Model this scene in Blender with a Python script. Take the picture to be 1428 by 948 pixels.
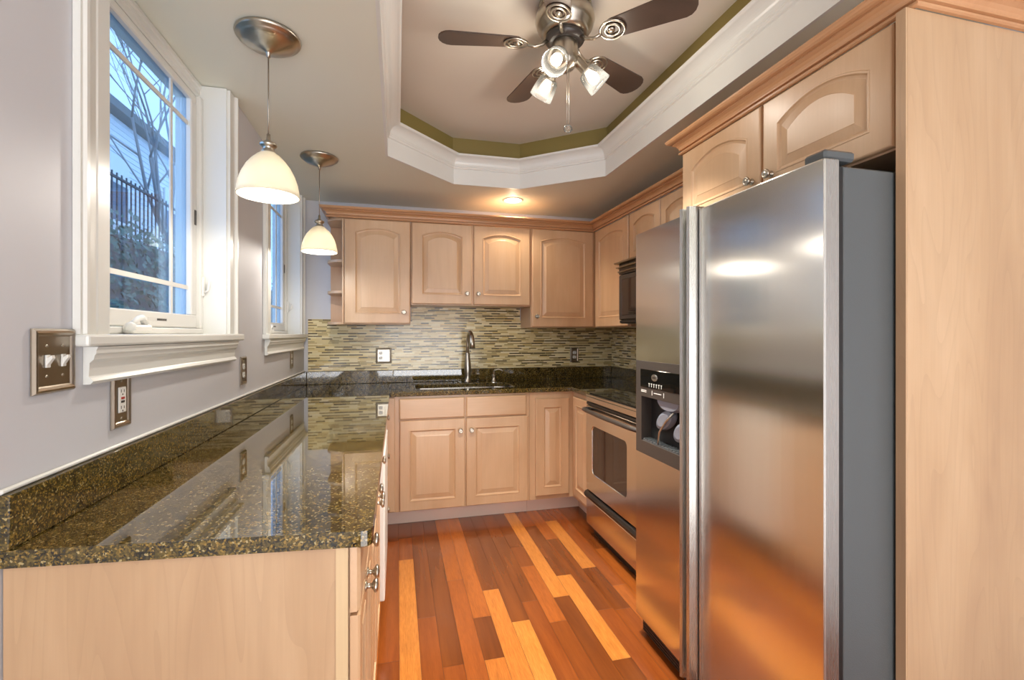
import bpy, bmesh, math, random
from mathutils import Vector, Matrix
random.seed(7)
for _o in list(bpy.data.objects): bpy.data.objects.remove(_o)
SC = bpy.context.scene
COL = SC.collection
PI = math.pi
# ------------------------------------------------------------------ camera, world, exposure
cam_d = bpy.data.cameras.new('camera'); cam = bpy.data.objects.new('camera', cam_d); COL.objects.link(cam)
cam.location = (0, 0, 1.3055); cam.rotation_euler = (PI/2, 0, -0.24355)
cam_d.sensor_width = 36; cam_d.lens = 36*644.04/1428; cam_d.shift_y = -8.43/1428; cam_d.clip_start = 0.05
SC.camera = cam
SC.view_settings.view_transform = 'Standard'; SC.view_settings.look = 'None'
SC.view_settings.gamma = 1; SC.view_settings.use_curve_mapping = False
SC.view_settings.exposure = 0.17
SC.cycles.use_denoising = True
SC.cycles.max_bounces = 10; SC.cycles.diffuse_bounces = 5; SC.cycles.glossy_bounces = 5
SC.cycles.transparent_max_bounces = 12; SC.cycles.sample_clamp_indirect = 6
SC.cycles.caustics_reflective = False; SC.cycles.caustics_refractive = False
W = bpy.data.worlds.new('world'); SC.world = W; W.use_nodes = True
W.node_tree.nodes['Background'].inputs[0].default_value = (0.55, 0.75, 1.0, 1)
W.node_tree.nodes['Background'].inputs[1].default_value = 2.9
def area(name, loc, rot, sx, sy, watts, col):
    l = bpy.data.lights.new(name, 'AREA'); l.shape = 'RECTANGLE'; l.size = sx; l.size_y = sy; l.energy = watts; l.color = col; l.specular_factor = .04
    o = bpy.data.objects.new(name, l); COL.objects.link(o); o.location = loc; o.rotation_euler = rot; return o
def point(name, loc, watts, col, r=0.03):
    l = bpy.data.lights.new(name, 'POINT'); l.energy = watts; l.color = col; l.shadow_soft_size = r
    o = bpy.data.objects.new(name, l); COL.objects.link(o); o.location = loc; return o
WARM = (1.0, 0.93, 0.83)
# added fill light before the invented patio doors, behind the camera
area('added_patio_fill', (0.6, -4.6, 1.10), (PI/2+.45, 0, 0), 2.2, 2.0, 130, (0.95, 0.97, 1.0))
# added upward fill at floor level, standing in for bounced daylight
area('added_floor_fill', (0.6, -1.9, 0.03), (PI, 0, 0), 2.2, 2.6, 75, (0.95, 0.98, 1.0))
# ------------------------------------------------------------------ materials
def srgb(r, g, b):
    f = lambda c: (c/255/12.92 if c/255 <= .04045 else ((c/255+.055)/1.055)**2.4)
    return (f(r), f(g), f(b), 1)
class NT:
    def __init__(s, name):
        s.m = bpy.data.materials.new(name); s.m.use_nodes = True; s.t = s.m.node_tree; s.t.nodes.clear()
        s.out = s.n('ShaderNodeOutputMaterial')
    def n(s, typ, **kw):
        k = s.t.nodes.new(typ)
        for a, v in kw.items():
            if a.startswith('i_'):
                key = a[2:]; key = int(key) if key.isdigit() else key.replace('_', ' ')
                if isinstance(v, bpy.types.NodeSocket): s.t.links.new(v, k.inputs[key])
                else: k.inputs[key].default_value = v
            else: setattr(k, a, v)
        return k
    def math(s, op, a, b=None, c=None):
        k = s.n('ShaderNodeMath', operation=op)
        for i, v in enumerate((a, b, c)):
            if v is None: continue
            if isinstance(v, bpy.types.NodeSocket): s.t.links.new(v, k.inputs[i])
            else: k.inputs[i].default_value = v
        return k.outputs[0]
    def ramp(s, fac, stops, const=False):
        k = s.n('ShaderNodeValToRGB'); r = k.color_ramp; r.interpolation = 'CONSTANT' if const else 'LINEAR'
        while len(r.elements) < len(stops): r.elements.new(0.5)
        for e, (p, c) in zip(r.elements, stops): e.position = p; e.color = c
        s.t.links.new(fac, k.inputs[0]); return k.outputs[0]
    def mix(s, fac, a, b, mode='MIX'):
        k = s.n('ShaderNodeMix', data_type='RGBA', blend_type=mode)
        for i, v in ((0, fac), (6, a), (7, b)):
            if isinstance(v, bpy.types.NodeSocket): s.t.links.new(v, k.inputs[i])
            else: k.inputs[i].default_value = v
        return k.outputs[2]
    def noise(s, vec, scale, detail=3, rough=.55, dist=0.0):
        k = s.n('ShaderNodeTexNoise', i_Scale=scale, i_Detail=detail, i_Roughness=rough, i_Distortion=dist)
        s.t.links.new(vec, k.inputs['Vector']); return k.outputs['Fac']
    def obj(s, scale=(1, 1, 1), rand=0.0):
        tc = s.n('ShaderNodeTexCoord'); v = tc.outputs['Object']
        if rand:
            oi = s.n('ShaderNodeObjectInfo'); a = s.n('ShaderNodeVectorMath', operation='MULTIPLY_ADD')
            s.t.links.new(oi.outputs['Random'], a.inputs[0]); a.inputs[1].default_value = (rand, rand*1.7, rand*.6); s.t.links.new(v, a.inputs[2]); v = a.outputs[0]
        mp = s.n('ShaderNodeMapping'); mp.inputs['Scale'].default_value = scale; s.t.links.new(v, mp.inputs[0]); return mp.outputs[0]
    def bump(s, h, strength=.2, dist=.002):
        k = s.n('ShaderNodeBump', i_Strength=strength, i_Distance=dist); s.t.links.new(h, k.inputs['Height']); return k.outputs[0]
    def pbr(s, col, rough=.5, metal=0.0, normal=None, **kw):
        k = s.n('ShaderNodeBsdfPrincipled')
        for key, v in dict(Base_Color=col, Roughness=rough, Metallic=metal, **kw).items():
            key = key.replace('_', ' ')
            if isinstance(v, bpy.types.NodeSocket): s.t.links.new(v, k.inputs[key])
            else: k.inputs[key].default_value = v
        if normal: s.t.links.new(normal, k.inputs['Normal'])
        s.t.links.new(k.outputs[0], s.out.inputs[0]); return s.m
def plain(name, c, rough=.5, metal=0.0, **kw):
    t = NT(name); v = t.obj(); nz = t.noise(v, 40, 2)
    col = t.mix(t.math('MULTIPLY', nz, .05), srgb(*c), tuple(x*.75 for x in srgb(*c)[:3])+(1,))
    return t.pbr(col, rough, metal, **kw)
def paint(name, c, rough=.55):
    t = NT(name); v = t.obj(); big = t.noise(v, 1.3, 2); fine = t.noise(v, 260, 2)
    a = srgb(*c); b = tuple(x*.93 for x in a[:3])+(1,)
    return t.pbr(t.mix(big, a, b), rough, 0, t.bump(fine, .06, .0006))
def wood(name, c1, c2, c3, figure=0.0, axis='z', rough=.34):
    t = NT(name)
    sc = {'z': (34, 34, 1.6), 'x': (1.6, 34, 34), 'y': (34, 1.6, 34)}[axis]
    v = t.obj(sc, 7.0); g = t.noise(v, 3.0, 4, .6)
    sc2 = {'z': (3.2, 3.2, .8), 'x': (.8, 3.2, 3.2), 'y': (3.2, .8, 3.2)}[axis]
    v2 = t.obj(sc2, 5.0); big = t.noise(v2, 1.6, 3, .5, .6)
    col = t.ramp(big, [(.25, srgb(*c1)), (.5, srgb(*c2)), (.78, srgb(*c3))])
    col = t.mix(t.math('MULTIPLY', t.math('SUBTRACT', g, .35), .30), col, tuple(x*.62 for x in srgb(*c1)[:3])+(1,))
    if figure:
        w = t.n('ShaderNodeTexNoise', i_Scale=1.5, i_Detail=1.0, i_Distortion=.5); t.t.links.new(t.obj({'z': (5.0, 5.0, .55), 'x': (.35, 2.2, 2.2), 'y': (2.2, .35, 2.2)}[axis], 3.0), w.inputs['Vector'])
        s = t.math('POWER', t.math('FRACT', t.math('MULTIPLY', w.outputs['Fac'], 13.0)), 5.0)
        col = t.mix(t.math('MULTIPLY', s, figure), col, tuple(x*.6 for x in srgb(*c1)[:3])+(1,))
    return t.pbr(col, rough, 0, t.bump(g, .04, .001), Coat_Weight=.25, Coat_Roughness=.25)
def stainless(name, c=(200, 198, 194), rough=.2, grain=(400, 400, 6), aniso=.0, var=.03):
    t = NT(name); g = t.noise(t.obj(grain), 1.0, 2)
    r = t.math('ADD', t.math('MULTIPLY', g, var), rough)
    kw = {}
    if aniso: kw = dict(Anisotropic=aniso, Tangent=t.n('ShaderNodeTangent', direction_type='RADIAL', axis='Z').outputs[0])
    return t.pbr(t.mix(g, srgb(*c), tuple(x*.95 for x in srgb(*c)[:3])+(1,)), r, 1.0, None, **kw)
def glass(name, tint, refl=.5, veil=0.0, rough=0.0):
    t = NT(name); tr = t.n('ShaderNodeBsdfTransparent', i_Color=tint); gl = t.n('ShaderNodeBsdfGlossy', i_Roughness=rough)
    lw = t.n('ShaderNodeFresnel', i_IOR=1.5); mx = t.n('ShaderNodeMixShader')
    t.t.links.new(t.math('MULTIPLY', lw.outputs[0], refl), mx.inputs[0]); t.t.links.new(tr.outputs[0], mx.inputs[1]); t.t.links.new(gl.outputs[0], mx.inputs[2])
    res = mx.outputs[0]
    if veil:
        tl = t.n('ShaderNodeBsdfTranslucent', i_Color=(.95, .95, .93, 1)); df = t.n('ShaderNodeBsdfDiffuse', i_Color=(.95, .95, .93, 1))
        a = t.n('ShaderNodeMixShader', i_0=.5); t.t.links.new(tl.outputs[0], a.inputs[1]); t.t.links.new(df.outputs[0], a.inputs[2])
        b = t.n('ShaderNodeMixShader', i_0=veil); t.t.links.new(res, b.inputs[1]); t.t.links.new(a.outputs[0], b.inputs[2]); res = b.outputs[0]
    t.t.links.new(res, t.out.inputs[0]); return t.m
def emit(name, c, s):
    t = NT(name); e = t.n('ShaderNodeEmission', i_Color=srgb(*c), i_Strength=s); t.t.links.new(e.outputs[0], t.out.inputs[0]); return t.m
M = {}
M['wall'] = paint('wall_paint', (210, 210, 215))
M['ceil'] = paint('ceiling_paint', (234, 234, 219))
M['tray'] = paint('tray_ceiling_paint', (228, 219, 206))
M['olive'] = paint('tray_olive', (136, 120, 66))  # one even olive tone for the tray upright
M['trim'] = plain('white_trim', (228, 228, 223), .32)
M['vinyl'] = plain('window_vinyl', (228, 226, 220), .35)
M['maple'] = wood('maple_finish', (196, 156, 118), (207, 169, 131), (215, 181, 145))
M['maple_h'] = wood('maple_finish_horizontal', (196, 156, 118), (207, 169, 131), (215, 181, 145), axis='x')
M['crown'] = wood('maple_crown', (186, 136, 94), (194, 144, 102), (202, 154, 112), axis='x')
M['crown_y'] = wood('maple_crown_side', (186, 136, 94), (194, 144, 102), (202, 154, 112), axis='y')
M['panel'] = wood('maple_veneer', (176, 142, 110), (190, 156, 121), (202, 170, 136), figure=.13)
M['edge'] = wood('maple_edge', (202, 172, 130), (210, 182, 142), (218, 190, 152))
M['inside'] = wood('maple_inside', (196, 150, 112), (204, 160, 122), (212, 170, 132))
M['toe'] = plain('toe_board', (236, 212, 196), .5)
M['steel'] = stainless('brushed_steel', (222, 218, 211), .17, aniso=.82)
M['steel_h'] = stainless('brushed_steel_level', (206, 200, 192), .22, (6, 6, 400))
M['steel_edge'] = stainless('steel_edge_trim', (200, 199, 195), .26)
M['nickel'] = stainless('satin_nickel', (186, 178, 164), .27, (60, 60, 60))
M['pewter'] = stainless('pewter_plate', (166, 154, 138), .3, (60, 60, 60))
M['grey_side'] = None
t = NT('textured_grey_side'); nz = t.noise(t.obj(), 420, 2)
M['grey_side'] = t.pbr(srgb(84, 88, 90), .22, 0, t.bump(nz, .35, .001))
M['black'] = plain('black_plastic', (26, 25, 25), .35)
M['char'] = plain('charcoal_plastic', (62, 56, 52), .35)
M['void'] = plain('dark_recess', (14, 13, 12), .7)
M['blackglass'] = plain('black_glass', (16, 16, 15), .04)
M['ovenglass'] = plain('oven_glass', (58, 46, 40), .05)
M['white'] = plain('white_plastic', (236, 234, 228), .3)
M['red'] = plain('red_plastic', (170, 50, 40), .4)
M['paddle'] = plain('grey_paddle', (128, 132, 142), .25)
M['text'] = plain('pale_print', (220, 218, 212), .5)
M['walnut'] = wood('dark_blade_wood', (62, 48, 40), (70, 55, 46), (80, 62, 52), axis='x', rough=.4)
M['pane'] = glass('window_glass', (.72, .85, 1.0, 1), .5)
M['shade_clear'] = glass('ribbed_clear_glass', (.97, .96, .93, 1), 1.0, .035)
M['bulb'] = emit('lit_bulb', (255, 238, 214), 7)
M['canlamp'] = emit('lit_can', (255, 240, 214), 14)
# frosted pendant glass: light from the bulb inside passes through
t = NT('frosted_pendant_glass')
tl = t.n('ShaderNodeBsdfTranslucent', i_Color=(.50, .47, .40, 1)); df = t.n('ShaderNodeBsdfPrincipled'); df.inputs['Base Color'].default_value = (.86, .83, .74, 1); df.inputs['Roughness'].default_value = .25
mx = t.n('ShaderNodeMixShader', i_0=.45); t.t.links.new(tl.outputs[0], mx.inputs[1]); t.t.links.new(df.outputs[0], mx.inputs[2]); t.t.links.new(mx.outputs[0], t.out.inputs[0])
M['frost'] = t.m
# granite
t = NT('speckled_granite'); v = t.obj()
vo = t.n('ShaderNodeTexVoronoi', i_Scale=290.0); t.t.links.new(v, vo.inputs['Vector'])
sep = t.n('ShaderNodeSeparateColor'); t.t.links.new(vo.outputs['Color'], sep.inputs[0])
c1 = t.ramp(sep.outputs[0], [(0, srgb(20, 20, 14)), (.24, srgb(48, 45, 25)), (.46, srgb(84, 73, 35)), (.66, srgb(126, 102, 46)), (.84, srgb(172, 138, 66)), (.95, srgb(204, 184, 130))], True)
nb = t.noise(v, 55, 4, .65); c2 = t.ramp(nb, [(.42, srgb(18, 19, 14)), (.62, srgb(116, 96, 46))])
bs = t.n('ShaderNodeBsdfDiffuse', i_Color=t.mix(.42, c1, c2)); gl = t.n('ShaderNodeBsdfGlossy', i_Roughness=.03)
fr = t.n('ShaderNodeFresnel', i_IOR=1.5); mx = t.n('ShaderNodeMixShader', i_0=t.math('MINIMUM', t.math('MULTIPLY', fr.outputs[0], 2.0), 1.0))
t.t.links.new(bs.outputs[0], mx.inputs[1]); t.t.links.new(gl.outputs[0], mx.inputs[2]); t.t.links.new(mx.outputs[0], t.out.inputs[0]); M['granite'] = t.m
# mosaic strip tile: rows of thin sticks, each with its own tone
def mosaic(name, axis):
    t = NT(name); tc = t.n('ShaderNodeTexCoord'); sp = t.n('ShaderNodeSeparateXYZ'); t.t.links.new(tc.outputs['Object'], sp.inputs[0])
    u = sp.outputs[axis]; z = sp.outputs[2]
    rowf = t.math('DIVIDE', z, .0105); row = t.math('FLOOR', rowf)
    wn = t.n('ShaderNodeTexWhiteNoise', noise_dimensions='1D'); t.t.links.new(row, wn.inputs['W'])
    ln = t.math('ADD', .060, t.math('MULTIPLY', wn.outputs['Value'], .05))
    colf = t.math('ADD', t.math('DIVIDE', u, ln), t.math('MULTIPLY', wn.outputs['Value'], 37.0)); cl = t.math('FLOOR', colf)
    cx = t.n('ShaderNodeCombineXYZ'); t.t.links.new(cl, cx.inputs[0]); t.t.links.new(row, cx.inputs[1])
    w2 = t.n('ShaderNodeTexWhiteNoise', noise_dimensions='2D'); t.t.links.new(cx.outputs[0], w2.inputs['Vector'])
    par = t.math('MULTIPLY', t.math('MODULO', t.math('ABSOLUTE', row), 2.0), .5)   # every other row runs pale
    tone = t.math('SUBTRACT', t.math('ADD', w2.outputs['Value'], par), 0.0)
    col = t.ramp(t.math('MULTIPLY', tone, .667), [(0, srgb(66, 54, 36)), (.14, srgb(104, 90, 64)), (.25, srgb(140, 122, 84)), (.33, srgb(176, 156, 108)), (.40, srgb(220, 200, 146)), (.56, srgb(234, 218, 172)), (.74, srgb(214, 188, 124)), (.84, srgb(240, 228, 188)), (.94, srgb(192, 168, 116))], True)
    fz = t.math('FRACT', rowf); fu = t.math('FRACT', colf)
    g = t.math('MAXIMUM', t.math('LESS_THAN', fz, .13), t.math('LESS_THAN', fu, .02))
    col = t.mix(g, col, srgb(224, 206, 156))
    rg = t.math('ADD', t.math('MULTIPLY', g, .5), .16)
    return t.pbr(col, rg, 0, t.bump(t.math('SUBTRACT', 1.0, g), .3, .001))
M['mosaic_x'] = mosaic('mosaic_strip_tile', 0); M['mosaic_y'] = mosaic('mosaic_strip_tile_side', 1)
# floor boards, tone carried by each board
t = NT('brazilian_cherry_boards'); at = t.n('ShaderNodeAttribute', attribute_name='tone'); v = t.n('ShaderNodeTexCoord').outputs['Object']
mp = t.n('ShaderNodeMapping'); mp.inputs['Scale'].default_value = (70, 5, 1); t.t.links.new(v, mp.inputs[0])
ad = t.n('ShaderNodeVectorMath', operation='ADD'); cb = t.n('ShaderNodeCombineXYZ'); t.t.links.new(t.math('MULTIPLY', at.outputs['Fac'], 91.0), cb.inputs[1]); t.t.links.new(mp.outputs[0], ad.inputs[0]); t.t.links.new(cb.outputs[0], ad.inputs[1])
g = t.noise(ad.outputs[0], 1.0, 5, .65, .4); g2 = t.noise(ad.outputs[0], .25, 3, .5, 1.0)
col = t.ramp(at.outputs['Fac'], [(0, srgb(50, 20, 10)), (.3, srgb(84, 37, 16)), (.5, srgb(132, 63, 25)), (.7, srgb(176, 98, 38)), (1, srgb(222, 146, 66))])
mp2 = t.n('ShaderNodeMapping'); mp2.inputs['Scale'].default_value = (330, 16, 1); t.t.links.new(v, mp2.inputs[0]); g3 = t.noise(mp2.outputs[0], 1.0, 4, .7)
col = t.mix(t.math('MULTIPLY', g, .62), col, srgb(66, 26, 12)); col = t.mix(t.math('MULTIPLY', t.ramp(g3, [(.42, (0, 0, 0, 1)), (.62, (1, 1, 1, 1))]), .34), col, srgb(58, 22, 10)); col = t.mix(t.math('MULTIPLY', g2, .3), col, srgb(214, 120, 48))
M['boards'] = t.pbr(col, .2, 0, t.bump(g, .03, .001), Coat_Weight=.5, Coat_Roughness=.12)
M['seam'] = plain('dark_seam', (46, 20, 12), .5)
# outdoors
M['ivy'] = plain('ivy_leaf', (84, 112, 98), .4)
M['siding'] = plain('pale_siding', (226, 230, 232), .6)
M['bark'] = plain('grey_bark', (150, 150, 150), .8)
M['iron'] = plain('dark_iron', (40, 44, 48), .5)
M['ground'] = plain('garden_soil', (88, 92, 80), .9)
M['stone'] = plain('garden_wall_stone', (110, 116, 116), .8)
M['houseglass'] = plain('far_house_glass', (70, 90, 110), .1)
# ------------------------------------------------------------------ builders
class MB:
    def __init__(s): s.bm = bmesh.new(); s.smooth_from = None
    def _xf(s, vs, mat):
        if mat is not None:
            for v in vs: v.co = mat @ v.co
    def box(s, a, b, bev=0.0, mat=None, seg=1):
        t = bmesh.new(); r = bmesh.ops.create_cube(t, size=1)
        for v in t.verts: v.co = Vector([(a[i]+b[i])/2+v.co[i]*(b[i]-a[i]) for i in range(3)])
        if bev: bmesh.ops.bevel(t, geom=list(t.edges), offset=bev, segments=seg, affect='EDGES', profile=.5)
        s._merge(t, mat); return s
    def _merge(s, t, mat=None, smooth=False):
        m = {}
        for v in t.verts: m[v] = s.bm.verts.new(mat @ v.co if mat is not None else v.co)
        for f in t.faces:
            try:
                nf = s.bm.faces.new([m[v] for v in f.verts]); nf.smooth = smooth or f.smooth
            except ValueError: pass
        t.free()
    def lathe(s, prof, seg=32, mat=None, smooth=True, capped=True):
        t = bmesh.new(); rings = []
        for r, z in prof:
            if r < 1e-6: rings.append([t.verts.new((0, 0, z))])
            else: rings.append([t.verts.new((r*math.cos(2*PI*i/seg), r*math.sin(2*PI*i/seg), z)) for i in range(seg)])
        for A, B in zip(rings, rings[1:]):
            for i in range(seg):
                j = (i+1) % seg
                if len(A) == 1 and len(B) == 1: continue
                if len(A) == 1: q = [A[0], B[j], B[i]]
                elif len(B) == 1: q = [A[i], A[j], B[0]]
                else: q = [A[i], A[j], B[j], B[i]]
                t.faces.new(q)
        bmesh.ops.recalc_face_normals(t, faces=list(t.faces))
        s._merge(t, mat, smooth); return s
    def tube(s, pts, rad, seg=10, mat=None, closed=False):
        t = bmesh.new(); pts = [Vector(p) for p in pts]; n = len(pts); rings = []
        rads = rad if isinstance(rad, (list, tuple)) else [rad]*n
        up = Vector((0, 0, 1)); prev = None
        for i, p in enumerate(pts):
            if closed: d = (pts[(i+1) % n]-pts[i-1]).normalized()
            else: d = (pts[min(i+1, n-1)]-pts[max(i-1, 0)]).normalized()
            if prev is None:
                a = d.cross(up if abs(d.z) < .95 else Vector((1, 0, 0))).normalized()
            else: a = (prev-d*prev.dot(d)).normalized()
            prev = a; b = d.cross(a)
            rings.append([t.verts.new(p+(a*math.cos(2*PI*k/seg)+b*math.sin(2*PI*k/seg))*rads[i]) for k in range(seg)])
        rr = list(zip(rings, rings[1:]))+([(rings[-1], rings[0])] if closed else [])
        for A, B in rr:
            for k in range(seg): t.faces.new([A[k], A[(k+1) % seg], B[(k+1) % seg], B[k]])
        if not closed: t.faces.new(rings[0][::-1]); t.faces.new(rings[-1])
        bmesh.ops.recalc_face_normals(t, faces=list(t.faces))
        for f in t.faces: f.smooth = len(f.verts) == 4
        s._merge(t, mat); return s
    def prism(s, poly, z0, z1, holes=(), mat=None):
        t = bmesh.new(); loops = []
        for lp in [poly]+list(holes):
            vs = [t.verts.new((x, y, z0)) for x, y in lp]
            for i in range(len(vs)): t.edges.new((vs[i], vs[(i+1) % len(vs)]))
        bmesh.ops.triangle_fill(t, edges=list(t.edges), use_beauty=True)
        r = bmesh.ops.extrude_face_region(t, geom=list(t.faces))
        for g in r['geom']:
            if isinstance(g, bmesh.types.BMVert): g.co.z = z1
        bmesh.ops.recalc_face_normals(t, faces=list(t.faces))
        s._merge(t, mat); return s
    def sweep(s, path, prof, closed=False, mat=None):
        """profile (out, z) swept along an XY path, mitred; out lies to the right-hand side of travel"""
        t = bmesh.new(); n = len(path); P = [Vector(p) for p in path]; rings = []
        for i in range(n):
            def nrm(a, b): d = (b-a).normalized(); return Vector((d.y, -d.x))
            if closed or 0 < i < n-1:
                n1 = nrm(P[i-1], P[i]); n2 = nrm(P[i], P[(i+1) % n]); m = (n1+n2); m = m/(m.dot(n1))
            elif i == 0: m = nrm(P[0], P[1])
            else: m = nrm(P[-2], P[-1])
            rings.append([t.verts.new((P[i].x+m.x*o, P[i].y+m.y*o, z)) for o, z in prof])
        k = len(prof)
        for A, B in list(zip(rings, rings[1:]))+([(rings[-1], rings[0])] if closed else []):
            for j in range(k): t.faces.new([A[j], A[(j+1) % k], B[(j+1) % k], B[j]])
        if not closed: t.faces.new(rings[0]); t.faces.new(rings[-1][::-1])
        bmesh.ops.recalc_face_normals(t, faces=list(t.faces)); s._merge(t, mat); return s
    def loops(s, loops, mat=None, cap_back=True):
        """closed loops of equal count joined by quads, the last one filled"""
        t = bmesh.new(); R = [[t.verts.new(p) for p in lp] for lp in loops]
        k = len(R[0])
        for A, B in zip(R, R[1:]):
            for j in range(k): t.faces.new([A[j], A[(j+1) % k], B[(j+1) % k], B[j]])
        t.faces.new(R[-1])
        if cap_back: t.faces.new(R[0][::-1])
        bmesh.ops.recalc_face_normals(t, faces=list(t.faces)); s._merge(t, mat); return s
    def quad(s, *p):
        s.bm.faces.new([s.bm.verts.new(q) for q in p]); return s
    def build(s, name, mat, parent=None, world=False, bevel=0.0):
        me = bpy.data.meshes.new(name)
        if world and parent is not None:
            inv = WM[parent.name].inverted(); bmesh.ops.transform(s.bm, matrix=inv, verts=list(s.bm.verts))
        s.bm.to_mesh(me); s.bm.free(); me.materials.append(M[mat] if isinstance(mat, str) else mat)
        o = bpy.data.objects.new(name, me); COL.objects.link(o)
        if parent is not None: o.parent = parent; WM[o.name] = WM[parent.name]
        else: WM[o.name] = Matrix.Identity(4)
        if bevel:
            b = o.modifiers.new('edge', 'BEVEL'); b.width = bevel; b.segments = 3; b.limit_method = 'ANGLE'; b.angle_limit = .6
        return o
WM = {}
def empty(name, loc, rz=0.0):
    o = bpy.data.objects.new(name, None); COL.objects.link(o); o.location = loc; o.rotation_euler = (0, 0, rz); o.empty_display_size = .05
    WM[o.name] = Matrix.Translation(loc) @ Matrix.Rotation(rz, 4, 'Z'); return o
def tag(o, label, cat, group=None, kind=None):
    o['label'] = label; o['category'] = cat
    if group: o['group'] = group
    if kind: o['kind'] = kind
    return o
def thing(name, label, cat, loc, rz=0.0, group=None): return tag(empty(name, loc, rz), label, cat, group)
def struct(o, label=None, cat=None):
    o['kind'] = 'structure'
    if label: o['label'] = label
    if cat: o['category'] = cat
    return o
def copy_tree(o, parent=None):
    c = o.copy(); COL.objects.link(c); c.parent = parent; WM[c.name] = WM[o.name]
    for ch in list(o.children): copy_tree(ch, c)
    return c
def frame_to(d):
    """matrix whose +Z runs along d"""
    d = Vector(d).normalized(); return d.to_track_quat('Z', 'Y').to_matrix().to_4x4()
FWD = Matrix.Rotation(PI/2, 4, 'X')       # +Z of a lathe -> -Y (out of a cabinet front)
# ------------------------------------------------------------------ the room
XL, XR, YB, YR, ZC, ZT = -0.695, 1.884, 3.83, -4.8, 2.334, 2.652
TH = .15
OPEN = [(1.335, 2.175), (2.82, 3.69)]     # window openings in the side wall, up to the ceiling
ZS = 1.305
mb = MB()
mb.box((XL-TH, YR, 0), (XL, OPEN[0][0], ZC)); mb.box((XL-TH, OPEN[0][0], 0), (XL, OPEN[0][1], ZS-.03))
mb.box((XL-TH, OPEN[0][1], 0), (XL, OPEN[1][0], ZC)); mb.box((XL-TH, OPEN[1][0], 0), (XL, OPEN[1][1], ZS-.03)); mb.box((XL-TH, OPEN[1][1], 0), (XL, YB+TH, ZC))
struct(mb.build('wall_left', 'wall'), 'lavender grey side wall with two windows above the peninsula', 'wall')
struct(MB().box((XL, YB, 0), (XR+TH, YB+TH, ZC)).build('wall_back', 'wall'), 'end wall of the kitchen behind the sink', 'wall')
struct(MB().box((XR, YR, 0), (XR+TH, YB, ZC)).build('wall_right', 'wall'), 'side wall behind the refrigerator and range', 'wall')
mb = MB()   # rear wall with an opening for the added, unseen patio doors
mb.box((XL-TH, YR-.15, 0), (-.55, YR, ZC)); mb.box((1.75, YR-.15, 0), (XR+TH, YR, ZC)); mb.box((-.55, YR-.15, 2.2), (1.75, YR, ZC))
D = struct(empty('added_door_1', (.6, YR-.05, 0)), 'added unseen patio doors with pale curtains that close off the sky', 'door')
MB().box((-.55, YR-.09, 0), (1.75, YR-.05, 2.2)).build('added_curtain', 'wall', D, True)  # added panel that shuts out sky light from behind
MB().box((-.55, YR-.05, 0), (-.47, YR-.01, 2.2)).build('frame', 'trim', D, True); MB().box((1.67, YR-.05, 0), (1.75, YR-.01, 2.2)).build('frame', 'trim', D, True)
struct(mb.build('wall_rear', 'wall'), 'wall of the dining end behind the camera', 'wall')
# ceiling with the long octagonal tray
OCT = [(-.065, 2.755), (.37, 3.172), (.845, 3.168), (1.325, 2.77), (1.335, .80), (.90, .39), (.37, .39), (-.065, .80)]
struct(MB().prism([(XL-TH, YR-.15), (XR+TH, YR-.15), (XR+TH, YB+TH), (XL-TH, YB+TH)], ZC, ZC+.02, [OCT]).build('ceiling', 'ceil'), 'beige kitchen ceiling around the tray', 'ceiling')
mb = MB(); mb.prism([(-.2, .25), (1.5, .25), (1.5, 3.3), (-.2, 3.3)], ZT, ZT+.03)
struct(mb.build('ceiling_upper', 'tray'), 'raised beige tray ceiling above the fan', 'ceiling')
path = OCT   # clockwise seen from above: right-hand side is the inside of the tray
struct(MB().sweep(path, [(0, ZC+.02), (0, ZT+.005), (-.02, ZT+.005), (-.02, ZC+.02)], True).build('wall_tray', 'olive'), 'olive upright of the ceiling tray', 'wall')
fas = [(-.001, ZC-.004), (.012, ZC-.004), (.012, ZC+.100), (.020, ZC+.104), (.020, ZC+.112), (.024, ZC+.116), (.024, ZC+.122)]
for k in range(9):
    a = k/8*PI/2; fas.append((.026+.048*(1-math.cos(a)), ZC+.124+.046*math.sin(a)))
fas += [(.078, ZC+.172), (.082, ZC+.176), (.082, ZC+.184), (-.001, ZC+.184)]
struct(MB().sweep(path, fas, True).build('trim_1', 'trim'), 'white crown moulding band lining the ceiling tray', 'trim')
# floor boards
TONES = {-2: [(9, .3)], -1: [(3.0, .25), (1.9, .5), (0, .42)], 0: [(3.03, .12), (2.74, .45), (1.2, .96), (0, .4)], 1: [(2.16, .18), (.9, .42), (0, .7)], 2: [(1.82, .12), (.6, .46), (0, .2)],
 3: [(2.45, .64), (1.1, .55), (0, .3)], 4: [(2.10, .66), (1.82, .16), (.9, .8), (0, .4)], 5: [(2.315, .16), (1.2, .86), (0, .5)], 6: [(2.03, .14), (.9, 1.0), (0, .3)],
 7: [(2.9, .3), (2.17, .12), (1.2, .4), (0, .8)], 8: [(2.74, .16), (2.5, .32), (1.985, .62), (1.0, .34), (0, .6)], 9: [(2.17, .92), (1.3, .12), (0, .5)],
 10: [(3.01, .5), (2.36, .18), (1.694, .95), (.8, .1), (0, .5)], 11: [(2.79, .58), (2.02, .2), (1.2, .44), (0, .8)], 12: [(3.065, .45), (2.40, .92), (2.005, .15), (.9, .42), (0, .2)],
 13: [(2.2, .5), (1.0, .62), (0, .3)], 14: [(2.6, .3), (1.4, .6), (0, .4)]}
bm = bmesh.new(); tones = []; mats = []
def board(x0, x1, y0, y1, tone):
    g = .0006; bm.faces.new([bm.verts.new(p) for p in ((x0+g, y0+g, 0), (x1-g, y0+g, 0), (x1-g, y1-g, 0), (x0+g, y1-g, 0))]); tones.append(tone); mats.append(0)
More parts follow.
